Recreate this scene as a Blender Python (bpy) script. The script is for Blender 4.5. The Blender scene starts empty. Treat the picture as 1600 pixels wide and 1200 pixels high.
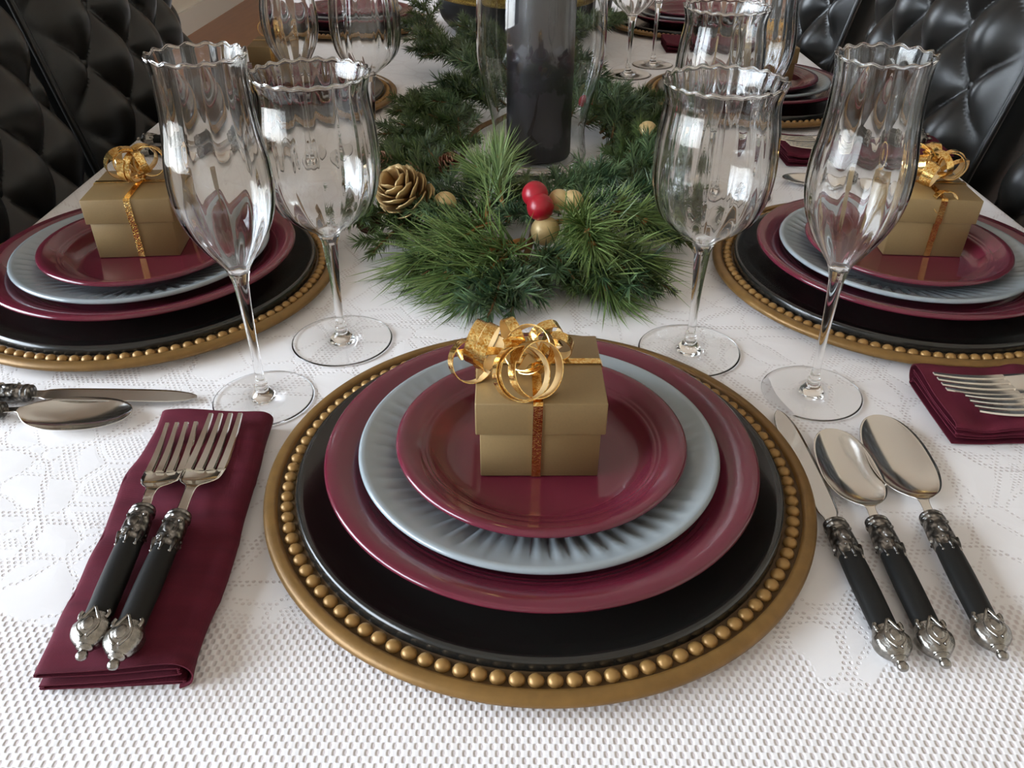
import bpy, bmesh, math, random
import numpy as np
from mathutils import Vector, Matrix, Euler
PI = math.pi
random.seed(7)
sc = bpy.context.scene
COL = sc.collection

# ------------------------------------------------------------------ camera, world, light, exposure
# table top is z = 0; the floor lies 0.75 m below
CAM_H, PITCH, ROLL, FPX = 0.3515, 0.5955, 0.00836, 1278.4
cd = bpy.data.cameras.new('camera'); cam = bpy.data.objects.new('camera', cd); COL.objects.link(cam)
fw = Vector((0, math.cos(PITCH), -math.sin(PITCH))); rt = Vector((1, 0, 0)); up = Vector((0, math.sin(PITCH), math.cos(PITCH)))
r2 = math.cos(ROLL)*rt + math.sin(ROLL)*up; u2 = -math.sin(ROLL)*rt + math.cos(ROLL)*up
cam.matrix_world = Matrix(((r2.x, u2.x, -fw.x, 0), (r2.y, u2.y, -fw.y, 0), (r2.z, u2.z, -fw.z, CAM_H), (0, 0, 0, 1)))
cd.sensor_width = 36.0; cd.lens = FPX/1600*36.0; cd.clip_start = 0.01; cd.clip_end = 60
sc.camera = cam

world = bpy.data.worlds.new('overcast_sky'); sc.world = world; world.use_nodes = True
wn = world.node_tree.nodes; wl = world.node_tree.links; wn.clear()
w_out = wn.new('ShaderNodeOutputWorld'); w_bg = wn.new('ShaderNodeBackground')
w_tc = wn.new('ShaderNodeTexCoord'); w_sep = wn.new('ShaderNodeSeparateXYZ'); w_cr = wn.new('ShaderNodeValToRGB')
w_map = wn.new('ShaderNodeMapRange'); w_map.inputs['From Min'].default_value = -0.15; w_map.inputs['From Max'].default_value = 0.15
wl.new(w_tc.outputs['Generated'], w_sep.inputs[0]); wl.new(w_sep.outputs['Z'], w_map.inputs['Value']); wl.new(w_map.outputs[0], w_cr.inputs[0])
w_cr.color_ramp.elements[0].color = (0.42, 0.43, 0.42, 1); w_cr.color_ramp.elements[1].color = (0.79, 0.89, 1.0, 1)
wl.new(w_cr.outputs[0], w_bg.inputs['Color']); w_bg.inputs['Strength'].default_value = 9.4
wl.new(w_bg.outputs[0], w_out.inputs[0])

ROOM = dict(x0=-2.1, x1=2.3, y0=-1.7, y1=7.2, z0=-0.75, z1=1.85)
# windows: (wall, along0, along1, z0, z1)
WINDOWS = [('left', -1.55, 1.1, -0.2, 1.5), ('left', 2.4, 4.8, -0.2, 1.5)]  # second window is unseen, added to light the far end of the table
def portal(wall, a0, a1, z0, z1):
    ld = bpy.data.lights.new('window_portal', 'AREA'); ld.shape = 'RECTANGLE'; ld.size = a1-a0; ld.size_y = z1-z0
    ld.cycles.is_portal = True
    o = bpy.data.objects.new('window_portal', ld); COL.objects.link(o)
    if wall == 'left':
        o.location = (ROOM['x0']-0.10, (a0+a1)/2, (z0+z1)/2); o.rotation_euler = Vector((1, 0, 0)).to_track_quat('-Z', 'Y').to_euler()
        o.rotation_euler = Euler((PI/2, 0, -PI/2))
    else:
        o.location = ((a0+a1)/2, ROOM['y0']-0.10, (z0+z1)/2); o.rotation_euler = Euler((PI/2, 0, 0))
for w in WINDOWS: portal(*w)

sc.view_settings.view_transform = 'Standard'; sc.view_settings.look = 'None'
sc.view_settings.gamma = 1.0; sc.view_settings.use_curve_mapping = False
sc.view_settings.exposure = 1.03
sc.cycles.max_bounces = 14; sc.cycles.transmission_bounces = 14; sc.cycles.glossy_bounces = 6
sc.cycles.diffuse_bounces = 5; sc.cycles.transparent_max_bounces = 16
sc.cycles.sample_clamp_indirect = 24.0; sc.cycles.blur_glossy = 0.0

# ------------------------------------------------------------------ helpers
def tag(o, label=None, cat=None, group=None, kind=None):
    if label: o['label'] = label
    if cat: o['category'] = cat
    if group: o['group'] = group
    if kind: o['kind'] = kind
    return o
def empty(name, loc=(0, 0, 0), rz=0.0, parent=None):
    o = bpy.data.objects.new(name, None); COL.objects.link(o); o.location = loc; o.rotation_euler = (0, 0, rz)
    o.empty_display_size = 0.02; o.parent = parent
    return o
def link(name, me, parent=None, loc=(0, 0, 0), rot=(0, 0, 0)):
    o = bpy.data.objects.new(name, me); COL.objects.link(o); o.parent = parent; o.location = loc; o.rotation_euler = rot
    return o
def copy_tree(o, parent=None):
    c = o.copy(); COL.objects.link(c); c.parent = parent
    for ch in list(o.children): copy_tree(ch, c)
    return c
class MB:
    """collects vertices and faces of one mesh"""
    def __init__(s): s.v = []; s.f = []; s.m = []
    def add(s, vs, fs, mi=0, mat=None):
        b = len(s.v)
        s.v += [tuple(mat @ Vector(x)) if mat else tuple(x) for x in vs]
        s.f += [tuple(i+b for i in f) for f in fs]; s.m += [mi]*len(fs)
    def grid(s, rows, cu=False, cv=False, mi=0, flip=False):
        n = len(rows); k = len(rows[0]); vs = [p for r in rows for p in r]; fs = []
        for i in range(n if cv else n-1):
            for j in range(k if cu else k-1):
                a = i*k+j; b = i*k+(j+1) % k; c = ((i+1) % n)*k+(j+1) % k; d = ((i+1) % n)*k+j
                fs.append((a, d, c, b) if flip else (a, b, c, d))
        s.add(vs, fs, mi)
    def box(s, x0, x1, y0, y1, z0, z1, mi=0, mat=None):
        vs = [(x, y, z) for z in (z0, z1) for y in (y0, y1) for x in (x0, x1)]
        s.add(vs, [(0, 2, 3, 1), (4, 5, 7, 6), (0, 1, 5, 4), (2, 6, 7, 3), (0, 4, 6, 2), (1, 3, 7, 5)], mi, mat)
    def lathe(s, prof, n=48, close=False, mi=0, fr=None, fz=None):
        """profile (r,z) turned round z; fr/fz(i,theta,r,z) modulate"""
        rows = []
        for i, (r, z) in enumerate(prof):
            row = []
            for j in range(n):
                t = 2*PI*j/n
                rr = fr(i, t, r, z) if fr else r; zz = fz(i, t, r, z) if fz else z
                row.append((rr*math.cos(t), rr*math.sin(t), zz))
            rows.append(row)
        s.grid(rows, cu=True, cv=close, mi=mi)
    def tube(s, pts, rad, n=8, cap=True, mi=0):
        pts = [Vector(p) for p in pts]; rows = []; nrm = None
        for i, p in enumerate(pts):
            t = (pts[min(i+1, len(pts)-1)]-pts[max(i-1, 0)]).normalized()
            if nrm is None:
                nrm = t.orthogonal().normalized()
            else:
                nrm = (nrm-t*nrm.dot(t)).normalized()
            bn = t.cross(nrm); r = rad[i] if isinstance(rad, (list, tuple)) else rad
            rows.append([tuple(p+r*(math.cos(2*PI*k/n)*nrm+math.sin(2*PI*k/n)*bn)) for k in range(n)])
        b = len(s.v); s.grid(rows, cu=True, mi=mi)
        if cap:
            s.f.append(tuple(b+k for k in range(n))[::-1]); s.m.append(mi)
            e = b+(len(rows)-1)*n; s.f.append(tuple(e+k for k in range(n))); s.m.append(mi)
    def ball(s, c, r, nu=12, nv=8, sc3=(1, 1, 1), mi=0, mat=None):
        vs = [(0, 0, -1)]; fs = []
        for i in range(1, nv):
            ph = -PI/2+PI*i/nv
            for j in range(nu): vs.append((math.cos(ph)*math.cos(2*PI*j/nu), math.cos(ph)*math.sin(2*PI*j/nu), math.sin(ph)))
        vs.append((0, 0, 1)); L = len(vs)-1
        for j in range(nu):
            fs.append((0, 1+(j+1) % nu, 1+j)); b = 1+(nv-2)*nu
            fs.append((L, b+j, b+(j+1) % nu))
            for i in range(nv-2):
                a = 1+i*nu
                fs.append((a+j, a+(j+1) % nu, a+nu+(j+1) % nu, a+nu+j))
        vs = [(c[0]+x*r*sc3[0], c[1]+y*r*sc3[1], c[2]+z*r*sc3[2]) for x, y, z in vs]
        s.add(vs, fs, mi, mat)
    def mesh(s, name, mats, smooth=True, angle=None, fixn=False):
        me = bpy.data.meshes.new(name); me.from_pydata(s.v, [], s.f)
        for m in (mats if isinstance(mats, (list, tuple)) else [mats]): me.materials.append(m)
        me.polygons.foreach_set('material_index', s.m)
        if fixn:
            bm = bmesh.new(); bm.from_mesh(me); bmesh.ops.recalc_face_normals(bm, faces=bm.faces); bm.to_mesh(me); bm.free()
        me.polygons.foreach_set('use_smooth', [smooth]*len(me.polygons))
        if smooth and angle: me.set_sharp_from_angle(angle=math.radians(angle))
        me.update()
        return me
    def build(s, name, mats, parent=None, **k):
        return link(name, s.mesh(name, mats, **k), parent)
def bevel_mesh(me, w, seg=2):
    bm = bmesh.new(); bm.from_mesh(me); bmesh.ops.remove_doubles(bm, verts=bm.verts, dist=1e-6)
    bmesh.ops.bevel(bm, geom=list(bm.edges), offset=w, segments=seg, affect='EDGES', profile=0.5); bm.to_mesh(me); bm.free()
    me.polygons.foreach_set('use_smooth', [True]*len(me.polygons)); me.set_sharp_from_angle(angle=math.radians(50)); return me
def spline(keys, n):
    """Catmull-Rom through tuples; n samples between keys"""
    out = []; K = [keys[0]]+list(keys)+[keys[-1]]
    for i in range(1, len(K)-2):
        p0, p1, p2, p3 = K[i-1], K[i], K[i+1], K[i+2]
        for j in range(n):
            t = j/n
            out.append(tuple(0.5*((2*b)+(-a+c)*t+(2*a-5*b+4*c-d)*t*t+(-a+3*b-3*c+d)*t**3) for a, b, c, d in zip(p0, p1, p2, p3)))
    out.append(tuple(keys[-1])); return out

# ------------------------------------------------------------------ materials
class NT:
    def __init__(s, name):
        s.m = bpy.data.materials.new(name); s.m.use_nodes = True; s.t = s.m.node_tree; s.n = s.t.nodes; s.l = s.t.links
        s.b = s.n['Principled BSDF']; s.o = s.n['Material Output']
    def new(s, typ, **k):
        nd = s.n.new(typ)
        for a, v in k.items(): setattr(nd, a, v)
        return nd
    def put(s, sock, v):
        if isinstance(v, bpy.types.NodeSocket): s.l.new(v, sock)
        else: sock.default_value = v
    def math(s, op, a, b=0.0, c=0.0, clamp=False):
        nd = s.new('ShaderNodeMath', operation=op, use_clamp=clamp); s.put(nd.inputs[0], a); s.put(nd.inputs[1], b); s.put(nd.inputs[2], c); return nd.outputs[0]
    def smooth(s, v, a, b):
        nd = s.new('ShaderNodeMapRange', interpolation_type='SMOOTHSTEP'); s.put(nd.inputs['Value'], v)
        nd.inputs['From Min'].default_value = a; nd.inputs['From Max'].default_value = b; return nd.outputs[0]
    def mix(s, f, a, b):
        nd = s.new('ShaderNodeMix', data_type='RGBA'); s.put(nd.inputs[0], f); s.put(nd.inputs[6], a); s.put(nd.inputs[7], b); return nd.outputs[2]
    def noise(s, scale, detail=3, rough=0.5, vec=None, dist=0.0):
        nd = s.new('ShaderNodeTexNoise'); nd.inputs['Scale'].default_value = scale; nd.inputs['Detail'].default_value = detail
        nd.inputs['Roughness'].default_value = rough; nd.inputs['Distortion'].default_value = dist
        if vec is None: vec = s.obj()
        s.l.new(vec, nd.inputs['Vector']); return nd.outputs[0]
    def obj(s): return s.new('ShaderNodeTexCoord').outputs['Object']
    def bump(s, h, strength=0.3, dist=0.001):
        nd = s.new('ShaderNodeBump'); nd.inputs['Strength'].default_value = strength; nd.inputs['Distance'].default_value = dist
        s.l.new(h, nd.inputs['Height']); s.l.new(nd.outputs[0], s.b.inputs['Normal']); return nd
    def pbr(s, col=None, rough=0.5, metal=0.0, spec=0.5, coat=0.0, coatr=0.05, sheen=0.0):
        if col is not None: s.put(s.b.inputs['Base Color'], col if isinstance(col, bpy.types.NodeSocket) else (*col, 1))
        s.put(s.b.inputs['Roughness'], rough); s.put(s.b.inputs['Metallic'], metal); s.b.inputs['Specular IOR Level'].default_value = spec
        s.b.inputs['Coat Weight'].default_value = coat; s.b.inputs['Coat Roughness'].default_value = coatr; s.b.inputs['Sheen Weight'].default_value = sheen
        return s.m
def simple(name, col, rough=0.5, metal=0.0, var=0.0, vs=60, bump=0.0, bs=200, **k):
    t = NT(name)
    if var:
        nz = t.noise(vs, 4); c = t.mix(nz, tuple(max(0, x*(1-var)) for x in col)+(1,), tuple(min(1, x*(1+var)) for x in col)+(1,))
    else: c = col
    if bump: t.bump(t.noise(bs, 3), bump, 0.0006)
    return t.pbr(c, rough, metal, **k)
M = {}
M['burgundy'] = simple('burgundy_glaze', (0.108, 0.012, 0.026), 0.15, var=0.12, vs=25, coat=0.25)
M['black_glaze'] = simple('black_lacquer', (0.010, 0.010, 0.009), 0.22, coat=0.2, bump=0.03, bs=300)
M['grey_glaze'] = simple('grey_blue_glaze', (0.25, 0.285, 0.305), 0.22, var=0.06, vs=30, coat=0.2)
M['gold_band'] = simple('antique_gold_rim', (0.195, 0.105, 0.028), 0.42, 0.35, var=0.35, vs=90, bump=0.15, bs=400)
M['gold_channel'] = simple('gold_channel', (0.075, 0.040, 0.012), 0.5, 0.4, var=0.4, vs=120)
M['gold_bead'] = simple('gold_bead', (0.31, 0.175, 0.055), 0.40, 0.35, var=0.25, vs=150)
M['box_paper'] = simple('gold_gift_paper', (0.235, 0.158, 0.070), 0.45, 0.22, var=0.08, vs=700, bump=0.06, bs=900)
M['box_edge'] = simple('gift_paper_edge', (0.62, 0.56, 0.44), 0.6)
M['steel'] = simple('polished_steel', (0.72, 0.70, 0.66), 0.13, 1.0)
M['blade'] = simple('knife_steel', (0.62, 0.62, 0.61), 0.16, 1.0)
M['grip'] = simple('black_wood_grip', (0.006, 0.006, 0.0055), 0.5, bump=0.12, bs=300, spec=0.25)
M['dark_wood'] = simple('dark_wood', (0.035, 0.016, 0.008), 0.35, var=0.3, vs=15)
M['paint_white'] = simple('white_paint', (0.78, 0.76, 0.72), 0.45)
M['candle'] = simple('dark_plum_wax', (0.013, 0.011, 0.015), 0.46, var=0.9, vs=22, bump=0.1, bs=60)
M['wick'] = simple('wick', (0.02, 0.018, 0.015), 0.9)
M['red_ball'] = simple('red_ornament', (0.32, 0.007, 0.018), 0.32, var=0.2, vs=60)
M['gold_ball'] = simple('gold_ornament', (0.56, 0.405, 0.19), 0.36, 0.15, var=0.12, vs=90, bump=0.08, bs=500)
M['twig'] = simple('brown_twig', (0.14, 0.068, 0.022), 0.75, var=0.4, vs=150)
M['tan_twig'] = simple('tan_twig', (0.34, 0.165, 0.05), 0.75, var=0.4, vs=150)
M['cone_brown'] = simple('brown_cone', (0.085, 0.030, 0.014), 0.6, var=0.4, vs=200)
M['black_pot'] = simple('black_bowl_glaze', (0.007, 0.008, 0.009), 0.35)
M['wire'] = simple('wire', (0.10, 0.13, 0.06), 0.6)
def m_silver():
    t = NT('antique_silver'); v = t.new('ShaderNodeTexVoronoi', feature='SMOOTH_F1'); v.inputs['Scale'].default_value = 330
    t.l.new(t.obj(), v.inputs['Vector']); h = t.math('ADD', v.outputs['Distance'], t.math('MULTIPLY', t.noise(500, 3), 0.5))
    c = t.mix(t.smooth(h, 0.35, 0.8), (0.42, 0.40, 0.37, 1), (0.08, 0.075, 0.07, 1))
    t.bump(h, -0.9 if False else 0.8, 0.0009); return t.pbr(c, 0.28, 1.0)
M['silver'] = m_silver()
M['silver_plain'] = simple('silver_relief', (0.30, 0.285, 0.26), 0.27, 1.0, var=0.75, vs=330, bump=0.5, bs=420)
def m_foil():
    t = NT('gold_foil'); v = t.new('ShaderNodeTexVoronoi'); v.inputs['Scale'].default_value = 900; t.l.new(t.obj(), v.inputs['Vector'])
    sp = t.new('ShaderNodeSeparateColor'); t.l.new(v.outputs['Color'], sp.inputs[0])
    c = t.mix(t.math('MULTIPLY', sp.outputs[0], 0.9), (0.62, 0.27, 0.035, 1), (0.97, 0.80, 0.36, 1))
    t.bump(sp.outputs[1], 0.45, 0.0005); return t.pbr(c, 0.17, 1.0)
M['foil'] = m_foil()
M['foil_back'] = simple('ribbon_back', (0.66, 0.49, 0.25), 0.42, 0.2)
def m_glitter():
    t = NT('gold_glitter'); v = t.new('ShaderNodeTexVoronoi'); v.inputs['Scale'].default_value = 500; t.l.new(t.obj(), v.inputs['Vector'])
    sp = t.new('ShaderNodeSeparateColor'); t.l.new(v.outputs['Color'], sp.inputs[0])
    c = t.mix(sp.outputs[0], (0.30, 0.16, 0.02, 1), (0.80, 0.60, 0.16, 1)); t.bump(sp.outputs[1], 0.9, 0.002); return t.pbr(c, 0.28, 0.9)
M['glitter'] = m_glitter()
def m_cone_gold():
    t = NT('gold_tipped_cone'); at = t.new('ShaderNodeAttribute', attribute_name='tip')
    c = t.mix(at.outputs['Fac'], (0.16, 0.072, 0.018, 1), (0.60, 0.43, 0.20, 1)); t.bump(t.noise(300, 3), 0.3, 0.0008); return t.pbr(c, 0.38, 0.4)
M['cone_gold'] = m_cone_gold()
def m_glass(name, tint=(1, 1, 1), ior=1.5):
    t = NT(name); t.pbr(tint, 0.0); t.b.inputs['Transmission Weight'].default_value = 1.0; t.b.inputs['IOR'].default_value = ior; return t.m
M['glass'] = m_glass('clear_glass', (0.995, 0.998, 0.995), 1.46)
M['hurricane'] = m_glass('hurricane_glass', (0.975, 0.985, 0.98))
def m_pane():
    t = NT('window_pane_glass'); t.n.remove(t.b); tr = t.new('ShaderNodeBsdfTransparent'); gl = t.new('ShaderNodeBsdfGlossy'); gl.inputs['Roughness'].default_value = 0.02
    fr = t.new('ShaderNodeFresnel'); mx = t.new('ShaderNodeMixShader'); t.l.new(fr.outputs[0], mx.inputs[0]); t.l.new(tr.outputs[0], mx.inputs[1]); t.l.new(gl.outputs[0], mx.inputs[2])
    t.l.new(mx.outputs[0], t.o.inputs['Surface']); return t.m
M['pane'] = m_pane()
def m_needle(name, ca, cb):
    t = NT(name); at = t.new('ShaderNodeAttribute', attribute_name='shade'); oi = t.new('ShaderNodeObjectInfo')
    f = t.math('ADD', at.outputs['Fac'], t.math('MULTIPLY', t.math('SUBTRACT', oi.outputs['Random'], 0.5), 0.5), clamp=True)
    c = t.mix(f, (*ca, 1), (*cb, 1)); t.pbr(c, 0.42, spec=0.5); return t.m
M['fir'] = m_needle('fir_needles', (0.014, 0.036, 0.010), (0.095, 0.145, 0.040))
M['pine'] = m_needle('long_pine_needles', (0.045, 0.095, 0.020), (0.210, 0.290, 0.095))
M['spruce'] = m_needle('blue_spruce_needles', (0.016, 0.050, 0.022), (0.130, 0.205, 0.090))
def m_leather():
    t = NT('black_leather'); t.bump(t.noise(420, 3), 0.12, 0.0008); return t.pbr((0.007, 0.0068, 0.0062), 0.36, spec=0.42, coat=0.08, coatr=0.22)
M['leather'] = m_leather()
def m_napkin():
    t = NT('burgundy_linen'); o = t.obj()
    w1 = t.new('ShaderNodeTexWave', bands_direction='X'); w1.inputs['Scale'].default_value = 420; t.l.new(o, w1.inputs['Vector'])
    w2 = t.new('ShaderNodeTexWave', bands_direction='Y'); w2.inputs['Scale'].default_value = 420; t.l.new(o, w2.inputs['Vector'])
    sp = t.new('ShaderNodeMapping'); sp.inputs['Scale'].default_value = (18, 120, 18); t.l.new(o, sp.inputs['Vector'])
    n = t.noise(1.0, 3, vec=sp.outputs[0])
    c = t.mix(n, (0.055, 0.005, 0.013, 1), (0.125, 0.012, 0.028, 1))
    t.bump(t.math('ADD', t.math('ADD', w1.outputs['Fac'], w2.outputs['Fac']), t.math('MULTIPLY', n, 2.0)), 0.25, 0.0006)
    return t.pbr(c, 0.8, spec=0.2)
M['napkin'] = m_napkin()
def m_wood_floor():
    t = NT('orange_wood_floor'); o = t.obj(); mp = t.new('ShaderNodeMapping'); mp.inputs['Scale'].default_value = (9, 0.8, 1); t.l.new(o, mp.inputs['Vector'])
    n = t.noise(3, 5, 0.6, vec=mp.outputs[0]); c = t.mix(n, (0.22, 0.070, 0.018, 1), (0.42, 0.155, 0.045, 1)); return t.pbr(c, 0.28)
M['floor'] = m_wood_floor()
M['wall'] = simple('cream_wall_paint', (0.81, 0.770, 0.68), 0.8, var=0.03, vs=3)
M['ceiling'] = simple('white_ceiling_paint', (0.88, 0.86, 0.81), 0.85)
def m_lace():
    t = NT('white_lace'); uv = t.new('ShaderNodeUVMap', uv_map='flat'); sep = t.new('ShaderNodeSeparateXYZ'); t.l.new(uv.outputs[0], sep.inputs[0])
    u, v = sep.outputs[0], sep.outputs[1]
    def lattice(pu, pv, ru, rv, lo, hi, uu=u, vv=v):
        b = t.math('DIVIDE', vv, pv); row = t.math('FLOOR', b); par = t.math('MULTIPLY', t.math('FLOORED_MODULO', row, 2.0), 0.5)
        a = t.math('ADD', t.math('DIVIDE', uu, pu), par)
        fa = t.math('DIVIDE', t.math('SUBTRACT', t.math('FRACT', a), 0.5), ru); fb = t.math('DIVIDE', t.math('SUBTRACT', t.math('FRACT', b), 0.5), rv)
        d = t.math('SQRT', t.math('ADD', t.math('MULTIPLY', fa, fa), t.math('MULTIPLY', fb, fb)))
        return t.math('SUBTRACT', 1.0, t.smooth(d, lo, hi))
    waffle = lattice(0.0050, 0.0034, 0.28, 0.80, 0.30, 1.20)
    net = lattice(0.0034, 0.0026, 0.34, 0.40, 0.5, 1.1)
    dots = lattice(0.0038, 0.0032, 0.34, 0.38, 0.55, 1.05)
    # flowers: two cell patterns; rows of holes along the cell edges
    warp = t.new('ShaderNodeTexNoise'); warp.inputs['Scale'].default_value = 9; t.l.new(uv.outputs[0], warp.inputs['Vector'])
    wv = t.new('ShaderNodeVectorMath', operation='MULTIPLY_ADD'); t.l.new(warp.outputs['Color'], wv.inputs[0]); wv.inputs[1].default_value = (0.05, 0.05, 0); t.l.new(uv.outputs[0], wv.inputs[2])
    def cells(scale):
        e = t.new('ShaderNodeTexVoronoi', feature='DISTANCE_TO_EDGE'); e.inputs['Scale'].default_value = scale; t.l.new(wv.outputs[0], e.inputs['Vector'])
        f = t.new('ShaderNodeTexVoronoi', feature='F1'); f.inputs['Scale'].default_value = scale; t.l.new(wv.outputs[0], f.inputs['Vector'])
        s = t.new('ShaderNodeSeparateColor'); t.l.new(f.outputs['Color'], s.inputs[0]); return e.outputs['Distance'], s.outputs[0], f.outputs['Distance']
    e1, c1, f1 = cells(26); e2, c2, f2 = cells(11)
    band1 = t.math('SUBTRACT', 1.0, t.smooth(e1, 0.025, 0.045)); band2 = t.math('SUBTRACT', 1.0, t.smooth(e2, 0.016, 0.028))
    netmask = t.math('MULTIPLY', t.math('GREATER_THAN', c1, 0.90), t.smooth(e1, 0.10, 0.14))
    lines = t.math('MULTIPLY', t.math('MAXIMUM', t.math('MULTIPLY', band1, 0.6), band2), dots)
    floral = t.math('MAXIMUM', lines, t.math('MULTIPLY', netmask, t.math('MULTIPLY', net, 0.55)))
    lump = t.math('MULTIPLY', t.smooth(e1, 0.0, 0.3), 1.0)
    # the plain openwork border along the hem
    nz = t.new('ShaderNodeTexNoise'); nz.inputs['Scale'].default_value = 14; nz.inputs['Detail'].default_value = 1; t.l.new(uv.outputs[0], nz.inputs['Vector'])
    ax = t.math('MULTIPLY', t.math('ABSOLUTE', t.math('SUBTRACT', u, 0.03)), 0.18)
    lim = t.math('ADD', t.math('ADD', 0.200, ax), t.math('MULTIPLY', nz.outputs[0], 0.11))
    border = t.math('SUBTRACT', 1.0, t.smooth(t.math('SUBTRACT', v, lim), -0.002, 0.002))
    hole = t.math('ADD', t.math('MULTIPLY', border, waffle), t.math('MULTIPLY', t.math('SUBTRACT', 1.0, border), floral))
    c = t.mix(hole, (0.79, 0.775, 0.785, 1), (0.62, 0.57, 0.575, 1))
    h = t.math('ADD', t.math('SUBTRACT', 1.0, hole), t.math('MULTIPLY', lump, 0.5)); t.bump(h, 0.5, 0.0010)
    return t.pbr(c, 0.8, spec=0.25, sheen=0.1)
M['lace'] = m_lace()

# ------------------------------------------------------------------ the room
R = ROOM
def slab(name, *b, mat='wall', kind='structure'):
    m = MB(); m.box(*b); o = m.build(name, M[mat], smooth=False); o['kind'] = kind; return o
slab('floor', R['x0']-.15, R['x1']+.15, R['y0']-.15, R['y1']+.15, R['z0']-.1, R['z0'], mat='floor')
slab('ceiling', R['x0']-.15, R['x1']+.15, R['y0']-.15, R['y1']+.15, R['z1'], R['z1']+.1, mat='ceiling')
def wall(name, side):
    m = MB(); ws = sorted([w for w in WINDOWS if w[0] == side], key=lambda w: w[1])
    if side in ('left', 'right'): a0, a1 = R['y0']-.15, R['y1']+.15
    else: a0, a1 = R['x0'], R['x1']
    def b(p, q, z0, z1):
        if side == 'left': m.box(R['x0']-.15, R['x0'], p, q, z0, z1)
        if side == 'right': m.box(R['x1'], R['x1']+.15, p, q, z0, z1)
        if side == 'front': m.box(p, q, R['y0']-.15, R['y0'], z0, z1)
        if side == 'back': m.box(p, q, R['y1'], R['y1']+.15, z0, z1)
    cur = a0
    for w in ws:
        b(cur, w[1], R['z0'], R['z1']); b(w[1], w[2], R['z0'], w[3]); b(w[1], w[2], w[4], R['z1']); cur = w[2]
    b(cur, a1, R['z0'], R['z1'])
    o = m.build(name, M['wall'], smooth=False); o['kind'] = 'structure'
for s in ('left', 'right', 'front', 'back'): wall('wall_'+s, s)
slab('baseboard_left', R['x0'], R['x0']+.018, R['y0'], R['y1'], R['z0'], R['z0']+.14, mat='paint_white')
slab('baseboard_right', R['x1']-.018, R['x1'], R['y0'], R['y1'], R['z0'], R['z0']+.14, mat='paint_white')
slab('baseboard_back', R['x0']+.018, R['x1']-.018, R['y1']-.018, R['y1'], R['z0'], R['z0']+.14, mat='paint_white')
for i, (side, a0, a1, z0, z1) in enumerate(WINDOWS):
    cx = (a0+a1)/2
    if side == 'left': e = empty('window_%d' % (i+1), (R['x0']-.06, cx, z0), -PI/2)
    else: e = empty('window_%d' % (i+1), (cx, R['y0']-.06, z0), 0)
    e['kind'] = 'structure'; W = a1-a0; H = z1-z0; t = .05
    m = MB(); m.box(-W/2, W/2, -.03, .03, 0, t); m.box(-W/2, W/2, -.03, .03, H-t, H); m.box(-W/2, -W/2+t, -.03, .03, t, H-t); m.box(W/2-t, W/2, -.03, .03, t, H-t)
    m.build('window_frame', M['paint_white'], e, smooth=False)
    m = MB(); m.box(-.02, .02, -.02, .02, t, H-t); m.build('mullion', M['paint_white'], e, smooth=False)
    for s in (-1, 1):
        m = MB(); x0, x1 = (-W/2+t, -.02) if s < 0 else (.02, W/2-t); m.box(x0, x1, -.002, .002, t, H-t); m.build('pane', M['pane'], e, smooth=False)

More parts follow.
